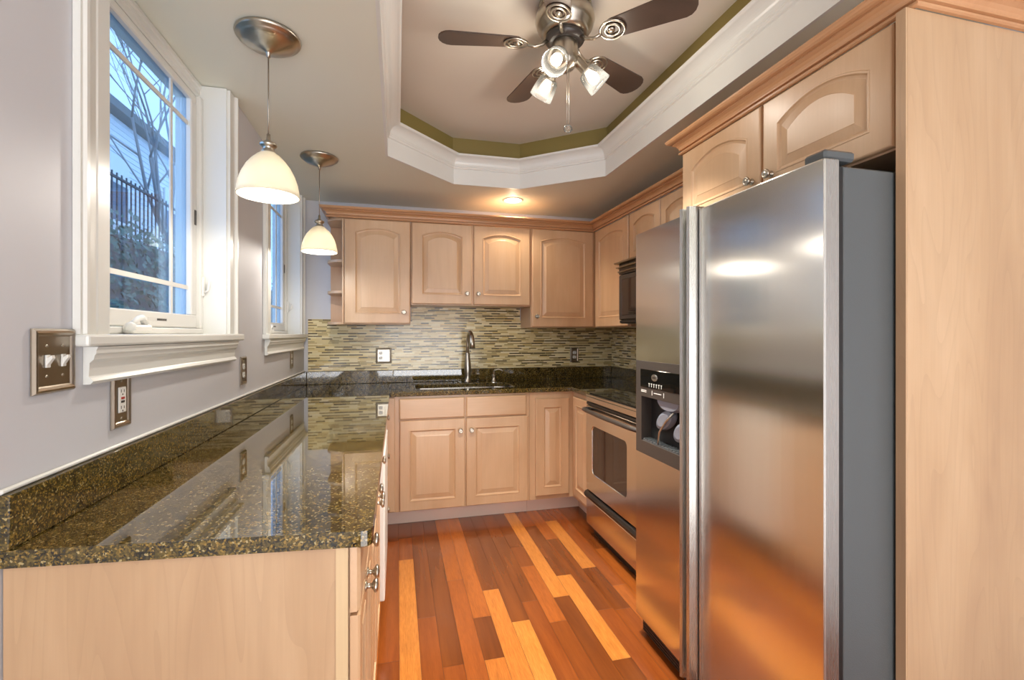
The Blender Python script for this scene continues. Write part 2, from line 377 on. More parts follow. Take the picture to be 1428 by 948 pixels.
for k in range(-10, 24):
    x0 = .008+.0826*k; x1 = x0+.0826
    if x1 < XL or x0 > XR: continue
    rows = TONES.get(k) or [(2.6+random.random()*.6, random.random()*.8), (1.2+random.random()*.6, random.random()*.9), (0, random.random()*.8)]
    rows = rows+[(-1.0+random.random()*.5, random.random()*.9), (YR, random.random()*.8)]
    top = YB
    for y, tn in rows:
        y = min(y, top)
        if top-y > .01: board(max(x0, XL), min(x1, XR), y, top, min(.99, tn+random.uniform(-.02, .02)))
        top = y
bm.faces.new([bm.verts.new(p) for p in ((XL, YR, -.002), (XR, YR, -.002), (XR, YB, -.002), (XL, YB, -.002))]); tones.append(0); mats.append(1)
r = bmesh.ops.extrude_face_region(bm, geom=[list(bm.faces)[-1]]) if False else None
me = bpy.data.meshes.new('floor'); bm.to_mesh(me); bm.free(); me.materials.append(M['boards']); me.materials.append(M['seam'])
a = me.attributes.new('tone', 'FLOAT', 'FACE')
for i, v in enumerate(tones): a.data[i].value = v
for i, p in enumerate(me.polygons): p.material_index = mats[i]
o = bpy.data.objects.new('floor', me); COL.objects.link(o); struct(o, 'orange and dark brown hardwood strip floor', 'floor')
# ------------------------------------------------------------------ windows
def window(name, y0, y1, label, left_cas):
    w = struct(empty(name, (XL, (y0+y1)/2, ZS)), label, 'window'); A = lambda mb, n, m, p=None: mb.build(n, m, p or w, True)
    C0, C1 = y0-.115, y1+.085; zt = ZC-.003
    prof = lambda yi, yo, s: [(XL+.001, yi), (XL+.012, yi), (XL+.012, yi+s*.045), (XL+.010, yi+s*.05), (XL+.014, yo-s*.028), (XL+.022, yo-s*.022), (XL+.022, yo-s*.012), (XL+.016, yo-s*.008), (XL+.016, yo), (XL+.001, yo)]
    A(MB().prism(prof(y0, C0, -1), ZS, zt), 'casing', 'trim'); A(MB().prism(prof(y1, C1, 1), ZS, zt), 'casing', 'trim')
    XD = XL-.085
    A(MB().box((XD-.10, y0-.0, ZS), (XL+.001, y0+.012, zt)), 'jamb', 'trim'); A(MB().box((XD-.10, y1-.012, ZS), (XL+.001, y1, zt)), 'jamb', 'trim')
    # head: stepped trim that falls from the ceiling towards the glass
    hd = [(XD-.10, zt), (XD-.005, zt), (XD-.005, zt-.016), (XD-.010, zt-.02), (XD-.010, zt-.038), (XD-.016, zt-.042), (XD-.016, zt-.056), (XD-.10, zt-.056)]
    m = MB(); t = [(x, z) for x, z in hd]
    m.loops([[(x, y0+.012, z) for x, z in t], [(x, y1-.012, z) for x, z in t]]); A(m, 'head_trim', 'trim')
    # stool and apron
    A(MB().box((XD-.10, C0-.004, ZS-.028), (XL+.034, C1+.03, ZS), .006, seg=2), 'stool', 'trim')
    ap = [(.0, ZS-.115), (.014, ZS-.115), (.020, ZS-.108), (.014, ZS-.100), (.011, ZS-.097), (.013, ZS-.066), (.021, ZS-.058), (.023, ZS-.048), (.026, ZS-.044), (.026, ZS-.036), (.030, ZS-.029), (.0, ZS-.029)]
    A(MB().sweep([(XL+.001, C1-.03), (XL+.001, C0+.035)][::-1], [(o_, z) for o_, z in ap]), 'apron', 'trim')
    # sash
    xs = XL-.105; yi0, yi1 = y0+.012, y1-.012; zb, zh = ZS+.022, zt-.056
    fr = MB().box((xs-.05, yi0, ZS), (xs+.022, yi1, zb), .004); fr.box((xs-.05, yi0, zb), (xs+.022, yi0+.028, zh), .004); fr.box((xs-.05, yi1-.028, zb), (xs+.022, yi1, zh), .004)
    A(fr, 'frame', 'vinyl')
    s0, s1, b0, b1 = yi0+.03, yi1-.03, zb+.002, zh-.004
    sm = MB().box((xs-.03, s0, b0), (xs+.008, s1, b0+.052), .004); sm.box((xs-.03, s0, b1-.03), (xs+.008, s1, b1), .004)
    sm.box((xs-.03, s0, b0+.052), (xs+.008, s0+.05, b1-.03), .004); sm.box((xs-.03, s1-.05, b0+.052), (xs+.008, s1, b1-.03), .004)
    sash = A(sm, 'sash', 'vinyl')
    g0, g1, h0, h1 = s0+.05, s1-.05, b0+.052, b1-.03
    A(MB().box((xs-.014, g0, h0), (xs-.010, g1, h1)), 'pane', 'pane', sash)
    mu = MB()
    for y in (g0+.135, g1-.135): mu.box((xs-.0095, y-.008, h0), (xs-.004, y+.008, h1))
    for z in (h0+.108, h1-.10): mu.box((xs-.0098, g0, z-.008), (xs-.0037, g1, z+.008))
    A(mu, 'muntins', 'vinyl', sash)
    A(MB().box((xs+.008, g1-.33, b0+.02), (xs+.0085, g1-.20, b0+.032)), 'label_strip', 'text', sash)
    st = MB()
    for k in range(9): st.box((xs+.0085, g1-.27+.0075*k, b0+.0225), (xs+.009, g1-.27+.0075*k+.006, b0+.0295))
    A(st, 'print', 'char', sash)
    # crank and latch
    yc = y0+.30
    ck = MB().box((xs+.02, yc-.055, ZS+.001), (xs+.052, yc+.055, ZS+.030), .008, seg=2)
    ck.tube([(xs+.04, yc+.03, ZS+.034), (xs+.055, yc-.02, ZS+.050), (xs+.060, yc-.05, ZS+.046), (xs+.06, yc-.085, ZS+.028)], [.010, .009, .008, .007])
    ck.lathe([(0, -.004), (.012, 0), (.012, .018), (0, .024)], 16, Matrix.Translation((xs+.06, yc-.09, ZS+.012)))
    A(ck, 'crank_handle', 'white')
    lt = MB().box((xs+.022, yi1-.022, ZS+.155), (xs+.030, yi1-.006, ZS+.235), .002); lt.tube([(xs+.03, yi1-.014, ZS+.17), (xs+.045, yi1-.016, ZS+.18), (xs+.05, yi1-.018, ZS+.22)], .005)
    A(lt, 'latch', 'white')
    A(MB().box((xs+.0081, s1-.022, ZS+.44), (xs+.011, s1-.008, ZS+.50), .001), 'strike_plate', 'char', sash)
    return w
window('window_1', *OPEN[0], 'large white casement window nearest the camera on the side wall', None)
window('window_2', *OPEN[1], 'white casement window farther along, next to the end wall', None)
# ------------------------------------------------------------------ cabinet pieces
def outline(x0, x1, z0, z1, y, rise=0.0, n=14):
    p = [(x0, y, z0), (x1, y, z0)]
    for i in range(n+1):
        u = i/n; p.append((x1+(x0-x1)*u, y, z1+rise*(1-(2*u-1)**2)))
    return p
def door_mesh(x0, x1, z0, z1, arch=0.0, f=.062, ft=None, th=.02):
    ft = ft if ft is not None else f
    L = [outline(x0, x1, z0, z1, 0), outline(x0, x1, z0, z1, -th+.005), outline(x0+.003, x1-.003, z0+.003, z1-.003, -th+.001), outline(x0+.006, x1-.006, z0+.006, z1-.006, -th)]
    def inn(i, y): return outline(x0+f+i, x1-f-i, z0+f+i, z1-ft-arch-i, y, arch)
    L += [inn(0, -th), inn(.002, -th-.0022), inn(.006, -th-.0022), inn(.009, -th+.004), inn(.013, -th+.006), inn(.016, -th+.007), inn(.044, -th+.0015), inn(.046, -th+.0002), inn(.049, -th+.0002)]
    return MB().loops(L)
def slab_mesh(x0, x1, z0, z1, th=.02):
    return MB().loops([outline(x0, x1, z0, z1, 0), outline(x0, x1, z0, z1, -th+.007), outline(x0+.005, x1-.005, z0+.005, z1-.005, -th+.002), outline(x0+.008, x1-.008, z0+.008, z1-.008, -th)])
KNOB = [(0, 0), (.012, 0), (.012, .002), (.006, .004), (.0055, .013), (.010, .017), (.0155, .020), (.0165, .024), (.014, .0275), (.011, .0285), (.010, .0275), (.006, .029), (0, .030)]
def knob(x, z, par, y=-.02): return MB().lathe(KNOB, 20, Matrix.Translation((x, y, z)) @ FWD).build('knob', 'nickel', par)
def cab_door(root, x0, x1, z0, z1, kn=None, arch=0.0, f=.062, ft=None, y=0.0):
    d = door_mesh(x0, x1, z0, z1, arch, f, ft).build('door', 'maple', root)
    if kn: knob(kn[0], kn[1], d)
    return d
def cab_drawer(root, x0, x1, z0, z1, kn=None, name='drawer'):
    d = slab_mesh(x0, x1, z0, z1).build(name, 'maple_h', root)
    if kn: knob(kn[0], kn[1], d)
    return d
# ---- peninsula base cabinets, fronts facing the aisle (+X): local x runs along +Y, depth runs to -X
FX = -.092
HB = .882
def base_box(root, w, dep, fill=0.0, toe=True, side=False):
    MB().box((0, 0, .105), (w, dep, HB), .001).build('carcass', 'maple', root)
    if toe: MB().box((.0, .072, 0), (w, .09, .105)).build('toe_kick', 'toe', root)
c = thing('base_cabinet', 'pale maple base cabinet ending the peninsula, its broad side panel toward the camera', 'cabinet', (FX, .992, 0), PI/2)
MB().prism([(.0, 0), (.368, 0), (.368, .58), (.060, .58)], .105, HB).build('carcass', 'maple', c); MB().box((.01, .072, 0), (.368, .09, .105)).build('toe_kick', 'toe', c)
MB().prism([(-.0186, .004), (-.001, .004), (.059, .60), (.041, .60)], 0, HB).build('end_panel', 'panel', c)
MB().prism([(-.0225, .003), (-.0185, .003), (-.0165, .026), (-.0205, .026)], 0, HB).build('stile', 'edge', c)
cab_drawer(c, -.012, .362, .745, .876, (.172, .808))
cab_door(c, -.012, .170, .118, .738, (.140, .715), f=.045); cab_door(c, .174, .362, .118, .738, (.204, .715), f=.045)
c = thing('base_cabinet', 'maple base cabinet in the middle of the peninsula with a drawer pair over doors', 'cabinet', (FX, 1.362, 0), PI/2)
base_box(c, .70, .59)
for a, b in ((.004, .347), (.353, .696)): cab_drawer(c, a, b, .745, .876, ((a+b)/2, .81))
cab_door(c, .004, .347, .118, .738, (.315, .715)); cab_door(c, .353, .696, .118, .738, (.385, .715))
c = thing('dishwasher', 'white dishwasher built into the peninsula between maple cabinets', 'dishwasher', (FX, 2.066, 0), PI/2)
MB().box((.0, 0, .12), (.60, .56, .875)).build('body', 'char', c)
MB().box((.002, -.040, .150), (.598, -.001, .775), .006, seg=2).build('door', 'white', c)
MB().box((.002, -.036, .780), (.598, -.001, .872), .005).build('control_panel', 'white', c)
MB().box((.0, .04, 0), (.60, .06, .12)).build('toe_kick', 'black', c)
c = thing('base_cabinet', 'maple drawer cabinet of the peninsula in the inner corner past the dishwasher', 'cabinet', (FX, 2.668, 0), PI/2)
base_box(c, .522, .59)
for z0, z1 in ((.118, .42), (.426, .738), (.745, .876)): cab_drawer(c, .004, .43, z0, z1, (.16, (z0+z1)/2))
# ---- back run: sink base and corner
FY = 3.205
c = thing('sink_cabinet', 'wide maple sink base with two false drawer fronts above two doors', 'cabinet', (-.088, FY, 0))
m = MB(); m.box((0, 0, .105), (1.012, .60, .66)); m.box((0, 0, .66), (1.012, .019, HB)); m.box((0, .019, .66), (.018, .60, HB)); m.box((.994, .019, .66), (1.012, .60, HB)); m.build('carcass', 'maple', c)
MB().box((.0, .072, 0), (1.012, .09, .105)).build('toe_kick', 'toe', c)
ox = .088
MB().box((.004, -.014, .112), (.072, 0, .878), .004).build('filler_stile', 'maple', c)
for a, b in ((.012, .455), (.465, .900)): cab_drawer(c, ox+a, ox+b, .728, .868, None, 'false_drawer_front')
cab_door(c, ox+.016, ox+.455, .110, .720, (ox+.423, .640)); cab_door(c, ox+.465, ox+.910, .110, .720, (ox+.500, .640))
c = thing('corner_cabinet', 'maple corner base cabinet wrapping from the sink to the range', 'cabinet', (.926, FY, 0))
m = MB(); m.prism([(0, 0), (.337, 0), (.337, -.358), (.93, -.358), (.93, .60), (0, .60)], .105, HB); m.build('carcass', 'maple', c)
m = MB(); m.prism([(0, .072), (.409, .072), (.409, -.358), (.427, -.358), (.427, .09), (0, .09)], 0, .105); m.build('toe_kick', 'toe', c)
door_mesh(.042, .298, .135, .838, 0, .058).build('door', 'maple', c)
d = MB(); R = Matrix.Translation((.337, -.010, 0)) @ Matrix.Rotation(-PI/2, 4, 'Z')
dm = door_mesh(.03, .33, .135, .850, 0, .055); bmesh.ops.transform(dm.bm, matrix=R, verts=list(dm.bm.verts)); dm.build('door', 'maple', c)
# ---- wall cabinets on the end wall
UY = 3.52
def wall_cab(name, label, loc, rz, w, dep, z0, z1):
    c = thing(name, label, 'cabinet', loc, rz); MB().box((0, 0, z0), (w, dep, z1), .001).build('carcass', 'maple', c); return c
UZ = 2.135
c = wall_cab('wall_cabinet', 'maple wall cabinet with open end shelves, beside the window wall', (-.372, UY, 0), 0, .468, .308, 1.375, UZ+.01)
cab_door(c, .004, .464, 1.382, UZ, (.420, 1.465), .032, .07, .058)
MB().box((-.128, .29, 1.375), (0, .308, UZ+.01)).build('shelf_back', 'inside', c)
for z in (1.375, 1.60, 1.825, UZ-.008):
    pl = [(0, .004), (0, .29), (-.128, .29), (-.128, .13)]+[(-.128*math.cos(k/8*PI/2), .13-.126*math.sin(k/8*PI/2)) for k in range(1, 8)]
    MB().prism(pl, z, z+.018).build('shelf', 'maple', c)
MB().box((-.012, -.018, 1.375), (0, 0, UZ), .002).build('end_stile', 'maple', c)
c = wall_cab('wall_cabinet', 'short maple wall cabinet with two arched doors above the sink', (.100, UY, 0), 0, .925, .308, 1.522, UZ+.01)
cab_door(c, .006, .455, 1.530, UZ, (.416, 1.612), .032, .07, .058); cab_door(c, .468, .915, 1.530, UZ, (.503, 1.612), .032, .07, .058)
c = wall_cab('wall_cabinet', 'tall maple wall cabinet with one arched door next to the range corner', (1.027, UY, 0), 0, .85, .308, 1.358, UZ+.01)
cab_door(c, .008, .528, 1.362, UZ, (.044, 1.445), .032, .07, .058)
# ---- wall cabinets on the range side, fronts facing -X
UX = 1.579
c = wall_cab('wall_cabinet', 'maple wall cabinet with an arched door between the corner and the microwave', (UX, 3.517, 0), -PI/2, .595, .303, 1.358, UZ+.01)
cab_door(c, .040, .588, 1.362, UZ, None, .032, .07, .058)
c = wall_cab('wall_cabinet', 'small maple wall cabinet with two arched doors above the microwave', (UX, 2.918, 0), -PI/2, .80, .303, 1.805, UZ+.01)
cab_door(c, .010, .390, 1.81, UZ, (.35, 1.84), .032, .055, .05); cab_door(c, .400, .79, 1.81, UZ, (.43, 1.84), .032, .055, .05)
# ---- refrigerator cabinet and tall end panel
c = wall_cab('wall_cabinet', 'deep maple cabinet with two arched doors above the refrigerator', (1.275, 1.855, 0), -PI/2, .945, .605, 1.790, 2.128)
cab_door(c, .008, .470, 1.796, 2.118, (.430, 1.860), .045, .060, .045); cab_door(c, .482, .925, 1.796, 2.118, (.520, 1.858), .045, .060, .045)
c = thing('end_panel', 'tall pale maple end panel hiding the refrigerator side, nearest the camera', 'panel', (1.235, .88, 0))
MB().box((0, 0, 0), (.645, .026, 2.121), .001).build('veneer_panel', 'panel', c)
MB().box((-.004, .001, 0), (0, .025, 2.121)).build('edge_band', 'panel', c)
# ---- crown mouldings
cp = [(0, 2.128), (.008, 2.128), (.012, 2.131), (.012, 2.137), (.008, 2.140), (.001, 2.141), (.001, 2.146), (.010, 2.148), (.010, 2.152), (.013, 2.160), (.020, 2.168), (.032, 2.174), (.033, 2.174), (.030, 2.177), (.030, 2.181), (.043, 2.182), (.050, 2.186), (.054, 2.193), (.054, 2.200), (0, 2.200)]
def shift(p, dz): return [(a, z+dz) for a, z in p]
o = MB().sweep([(-.478, YB-.001), (-.478, 3.503), (1.560, 3.503), (1.560, 1.92)][::1], shift(cp, .010)).build('cabinet_crown_moulding', 'crown'); o.name = 'cabinet_crown_moulding'
tag(o, 'maple crown moulding along the tops of the end wall and range wall cabinets', 'moulding', kind='thing')
o = MB().sweep([(1.880, 1.858), (1.262, 1.858), (1.262, .8785), (1.880, .8785)], shift(cp, -.006)).build('cabinet_crown_moulding', 'crown_y')
tag(o, 'maple crown moulding around the deep cabinet above the refrigerator', 'moulding', kind='thing')
# ------------------------------------------------------------------ granite
def rounded(poly, rad):
    out = []
    n = len(poly)
    for i, (x, y) in enumerate(poly):
        r = rad.get(i, 0)
        if not r: out.append((x, y)); continue
        p = Vector((x, y)); a = (Vector(poly[i-1])-p).normalized(); b = (Vector(poly[(i+1) % n])-p).normalized()
        for k in range(7):
            t = k/6; q = (p+a*r)*(1-t)**2+p*2*t*(1-t)+(p+b*r)*t*t; out.append((q.x, q.y))
    return out
pl = rounded([(XL+.002, 1.024), (-.048, .956), (-.048, YB-.002), (XL+.002, YB-.002)], {1: .022})
o = MB().prism(pl, .884, .916).build('granite_countertop', 'granite', bevel=.009); tag(o, 'polished speckled granite countertop of the peninsula under the windows', 'countertop')
SK = rounded([(.13, 3.285), (.845, 3.285), (.845, 3.64), (.13, 3.64)], {0: .06, 1: .06, 2: .09, 3: .06})
o = MB().prism([(-.047, 3.181), (1.236, 3.181), (1.236, 2.845), (XR-.002, 2.845), (XR-.002, YB-.002), (-.047, YB-.002)], .884, .916, [SK]).build('granite_countertop', 'granite', bevel=.006)
tag(o, 'dark granite countertop around the sink reaching the range corner', 'countertop')
o = MB().prism([(XL+.001, 1.02), (XL+.021, 1.02), (XL+.021, YB-.022), (XL+.001, YB-.001)], .9165, 1.016).build('granite_upstand', 'granite', bevel=.003); tag(o, 'low granite upstand along the window wall behind the peninsula', 'upstand')
o = MB().prism([(XL+.023, YB-.022), (XR-.023, YB-.022), (XR-.003, YB-.001), (XL+.003, YB-.001)], .9165, 1.016).build('granite_upstand', 'granite', bevel=.003); tag(o, 'low granite upstand behind the sink', 'upstand')
o = MB().prism([(XR-.021, 2.845), (XR-.001, 2.845), (XR-.001, YB-.002), (XR-.021, YB-.023)], .9165, 1.016).build('granite_upstand', 'granite', bevel=.003); tag(o, 'short granite upstand in the corner beside the range', 'upstand')
struct(MB().box((XL+.0005, 1.02, 1.0165), (XL+.010, YB-.01, 1.026), .003).build('trim_2', 'trim'), 'white caulk bead above the peninsula upstand', 'trim')
o = MB().box((XL+.03, YB-.009, 1.0165), (XR-.0095, YB-.0005, 1.42)).build('tile_backsplash', 'mosaic_x'); tag(o, 'mosaic strip tile backsplash behind the sink', 'backsplash')
o2 = o; 
o = MB().box((XR-.009, 2.0, 1.0165), (XR-.0005, YB-.0005, 1.40)).build('tile_backsplash', 'mosaic_y'); tag(o, 'mosaic strip tile backsplash beside the range', 'backsplash')
o = MB().box((.11, YB-.009, 1.4201), (1.02, YB-.0005, 1.521)).build('tile_backsplash', 'mosaic_x'); o.parent = o2; o.name = 'upper_tiles'
# ------------------------------------------------------------------ sink, faucet, dispenser
c = thing('kitchen_sink', 'stainless undermount sink in the dark granite counter', 'sink', (.4875, 3.46, .70))
inner = lambda d, z: [(x, y, z) for x, y in rounded([(.13-d, 3.285-d), (.845+d, 3.285-d), (.845+d, 3.64+d), (.13-d, 3.64+d)], {0: .06, 1: .06, 2: .09, 3: .06})]
mb = MB(); mb.loops([inner(.012, .8835), inner(.002, .8835), inner(.001, .875), inner(-.012, .72), inner(-.05, .702)], cap_back=False); mb.build('basin', 'steel_h', c, True)
MB().lathe([(0, .0), (.04, 0), (.045, .004), (.038, .006), (.02, .003), (0, .003)], 24, Matrix.Translation((.49, 3.48, .7025))).build('drain', 'nickel', c, True)
c = thing('kitchen_faucet', 'brushed nickel pull-down faucet standing behind the sink', 'faucet', (.553, 3.715, .916))
MB().lathe([(0, 0), (.029, 0), (.029, .006), (.025, .012), (.023, .05), (.027, .075), (.027, .13), (.023, .17), (.018, .23), (.0135, .25), (0, .25)], 28).build('body', 'nickel', c)
MB().tube([(0, 0, .245), (0, .0, .30), (0, -.006, .345), (.002, -.028, .382), (.004, -.065, .402), (.006, -.10, .403), (.008, -.125, .392)], [.0125, .012, .0118, .0118, .0125, .014, .0155], 16).build('spout', 'nickel', c)
MB().tube([(.008, -.122, .395), (.010, -.142, .368), (.012, -.155, .325), (.013, -.160, .275)], [.0155, .019, .021, .023], 18).build('spray_head', 'nickel', c)
MB().tube([(0, .024, .105), (0, .045, .112), (0, .060, .135)], [.010, .008, .006], 12).build('lever', 'nickel', c)
c = thing('soap_dispenser', 'small nickel soap dispenser on the counter beside the faucet', 'dispenser', (.765, 3.69, .916))
MB().lathe([(0, 0), (.024, 0), (.024, .004), (.017, .010), (.014, .045), (.018, .052), (.018, .058), (.008, .062), (.0075, .085), (0, .085)], 22).build('body', 'nickel', c)
MB().tube([(-.006, 0, .084), (.010, -.004, .096), (.035, -.012, .103), (.060, -.020, .096), (.070, -.024, .084)], [.007, .0065, .006, .0055, .005], 12).build('spout', 'nickel', c)
# ------------------------------------------------------------------ switch plate and outlets
def plate(root, w, h, mat='pewter'):
    f = lambda i, y: [(-w/2+i, y, -h/2+i), (w/2-i, y, -h/2+i), (w/2-i, y, h/2-i), (-w/2+i, y, h/2-i)]
    return MB().loops([f(0, 0), f(0, -.003), f(.004, -.0075), (f(.008, -.0085)), f(.013, -.006), f(.0155, -.0035), f(.017, -.0035)]).build('cover_plate', mat, root)
def screws(p, pts):
    for x, z in pts: MB().lathe([(0, 0), (.0035, 0), (.003, .0014), (0, .0016)], 12, Matrix.Translation((x, -.0034, z)) @ FWD).build('screw', 'nickel', p)
def duplex(root, dx=0.0, mat='white'):
    for z in (.0195, -.0195):
        q = [(dx+.0165*math.cos(a), .0, max(-.0125, min(.0125, .0175*math.sin(a)))+z) for a in [2*PI*k/20 for k in range(20)]]
        r = MB().loops([[(x, -.0033, zz) for x, _, zz in q], [(x, -.0058, zz) for x, _, zz in q], [(dx+(x-dx)*.94, -.0062, z+(zz-z)*.94) for x, _, zz in q]]).build('receptacle', mat, root)
        MB().box((dx-.0075, -.0066, z-.001), (dx-.0055, -.0061, z+.007)).build('slot', 'black', r); MB().box((dx+.0055, -.0066, z-.001), (dx+.0075, -.0061, z+.006)).build('slot', 'black', r)
        MB().lathe([(0, 0), (.0025, 0), (.0025, .0004), (0, .0004)], 10, Matrix.Translation((dx, -.0062, z-.007)) @ FWD).build('ground_hole', 'black', r)
c = thing('light_switch', 'double toggle switch on a pewter plate left of the large window', 'switch', (XL+.001, 1.160, 1.250), PI/2)
p = plate(c, .122, .132); screws(p, [(x, z) for x in (-.023, .023) for z in (-.031, .031)])
for x in (-.023, .023):
    tg = MB().box((x-.006, -.0075, -.013), (x+.006, -.0034, .013), .001)
    tg.loops([[(x-.005, -.007, -.008), (x+.005, -.007, -.008), (x+.005, -.007, .006), (x-.005, -.007, .006)], [(x-.0042, -.016, .006), (x+.0042, -.016, .006), (x+.0042, -.0145, .012), (x-.0042, -.0145, .012)]]); tg.build('toggle', 'white', c)
c['label'] = 'double toggle switch on a pewter plate beside the large window casing'
c = thing('gfci_outlet', 'white test-button outlet on a pewter plate below the large window apron', 'outlet', (XL+.001, 1.399, 1.136), PI/2)
p = plate(c, .083, .142); screws(p, [(0, .048), (0, -.048)])
g = MB().box((-.0165, -.0065, -.033), (.0165, -.0034, .033), .0015).build('receptacle', 'white', c)
MB().box((-.007, -.008, .0015), (.007, -.0062, .0075), .0005).build('reset_button', 'red', g); MB().box((-.007, -.008, -.0075), (.007, -.0062, -.0015), .0005).build('test_button', 'black', g)
for z in (.021, -.021):
    for a_, b_ in (((-.0075, -.0069, z-.002), (-.0055, -.0064, z+.006)), ((.0055, -.0069, z-.002), (.0075, -.0064, z+.005)), ((-.002, -.0069, z-.009), (.002, -.0064, z-.005))): MB().box(a_, b_).build('slot', 'char', g)
c = thing('outlet', 'duplex outlet on a pewter plate between the two windows above the upstand', 'outlet', (XL+.001, 2.374, 1.136), PI/2)
plate(c, .078, .130); duplex(c)
c = thing('outlet', 'narrow pewter outlet plate under the farther window near the corner', 'outlet', (XL+.001, 3.375, 1.138), PI/2)
plate(c, .078, .130); duplex(c)
c = thing('outlet', 'square two-gang outlet on the mosaic tile beside the window wall', 'outlet', (-.105, YB-.010, 1.133))
plate(c, .122, .124, 'nickel'); duplex(c, -.023)
MB().box((.010, -.0068, -.033), (.036, -.0034, .033), .0015).build('rocker', 'nickel', c)
c = thing('outlet', 'single pewter outlet on the mosaic tile near the range corner', 'outlet', (1.515, YB-.010, 1.122))
plate(c, .078, .130); duplex(c)
# ------------------------------------------------------------------ range and microwave
c = thing('kitchen_range', 'stainless electric range with black glass cooktop beside the refrigerator', 'range', (1.225, 2.835, 0), -PI/2)
MB().box((0, 0, .05), (.76, .635, .900)).build('body', 'char', c)
MB().box((0, -.020, .900), (.76, .60, .914), .003).build('top_rim', 'steel_h', c)
MB().box((.012, .0, .9145), (.748, .585, .921), .002).build('cooktop', 'blackglass', c)
MB().box((0, .585, .9145), (.76, .635, 1.05), .006).build('backguard', 'steel_h', c)
for x, y, r in ((.20, .15, .10), (.55, .15, .075), (.20, .42, .075), (.55, .42, .10)):
    MB().lathe([(r, 0), (r+.003, 0), (r+.003, .0004), (r, .0004), (r, 0)], 40, Matrix.Translation((x, y, .921))).build('burner_ring', 'char', c)
# oven door with a rounded window
def rrect(x0, x1, z0, z1, y, r, n=6):
    p = []
    for cx, cz, a0 in ((x1-r, z0+r, -PI/2), (x1-r, z1-r, 0), (x0+r, z1-r, PI/2), (x0+r, z0+r, PI)):
        for k in range(n+1): a = a0+k/n*PI/2; p.append((cx+r*math.cos(a), y, cz+r*math.sin(a)))
    return p
dr = MB().loops([rrect(.004, .756, .292, .842, 0, .006), rrect(.004, .756, .292, .842, -.014, .006), rrect(.008, .752, .296, .838, -.019, .006), rrect(.098, .560, .412, .722, -.0195, .03), rrect(.102, .556, .416, .718, -.012, .028)]).build('oven_door', 'steel', c)
MB().loops([rrect(.101, .557, .415, .719, -.0115, .028), rrect(.101, .557, .415, .719, -.0150, .028)]).build('oven_window', 'ovenglass', dr)
hb = MB(); hb.tube([(.03, -.02, .818), (.035, -.048, .818), (.10, -.056, .818), (.38, -.064, .818), (.66, -.056, .818), (.725, -.048, .818), (.73, -.02, .818)], .013, 12); hb.build('handle', 'char', dr)
MB().box((.004, -.017, .846), (.756, 0, .862), .002).build('vent_gap', 'black', c)
MB().box((.0, -.020, .866), (.76, .0, .900), .004).build('front_rail', 'steel_h', c)
w = MB().box((.004, -.018, .07), (.756, 0, .236), .006, seg=2).build('storage_drawer', 'steel', c)
w2 = MB(); w2.loops([[(.002, -.001, .240), (.002, -.030, .246), (.002, -.034, .262), (.002, -.026, .278), (.002, -.001, .286)], [(.758, -.001, .240), (.758, -.030, .246), (.758, -.034, .262), (.758, -.026, .278), (.758, -.001, .286)]]); w2.build('drawer_pull', 'black', w)
MB().box((.02, .03, 0), (.74, .06, .069)).build('kick', 'black', c)
c = thing('microwave', 'black and bronze over-range microwave mounted under the small wall cabinet', 'microwave', (1.475, 2.862, 0), -PI/2)
MB().box((0, 0, 1.375), (.76, .395, 1.80)).build('body', 'black', c)
MB().box((.003, -.020, 1.40), (.757, -.0005, 1.70), .006).build('door', 'char', c)
MB().box((.05, -.0225, 1.43), (.52, -.0205, 1.668), .002).build('door_window', 'ovenglass', c)
MB().box((.003, -.014, 1.378), (.757, 0, 1.397), .003).build('bottom_lip', 'black', c)
gr = MB().box((.0, -.016, 1.705), (.76, -.0005, 1.795)).build('vent_grille', 'black', c)
for k in range(3):
    z = 1.712+.028*k; m = MB(); y0 = -.024-.012*k
    m.loops([[(-.004-.002*k, -.002, z), (-.004-.002*k, y0, z+.006), (-.004-.002*k, y0-.004, z+.014), (-.004-.002*k, -.002, z+.018)], [(.764, -.002, z), (.764, y0, z+.006), (.764, y0-.004, z+.014), (.764, -.002, z+.018)]]); m.build('louvre', 'pewter', gr)
# ------------------------------------------------------------------ refrigerator (local x runs from the far end toward the camera)
c = thing('refrigerator', 'large stainless side-by-side refrigerator with ice dispenser', 'refrigerator', (1.072, 1.826, 0), -PI/2)
MB().box((0, 0, .03), (.913, .66, 1.722), .004).build('body', 'grey_side', c)
def fdoor(x0, x1, name, hole=None):
    n = 12; zb, zt = .095, 1.737
    def prof(z, i=0): # gentle bow across the width
        pts = [(x0+i, -.012, z)]
        for k in range(n+1):
            u = k/n; x = x0+i+(x1-x0-2*i)*u; pts.append((x, -.058+i*.4-.006*(1-(2*u-1)**2), z))
        pts.append((x1-i, -.012, z)); return pts
    return MB().loops([prof(zb, .004), prof(zb+.004), prof(zt-.004), prof(zt, .004)])
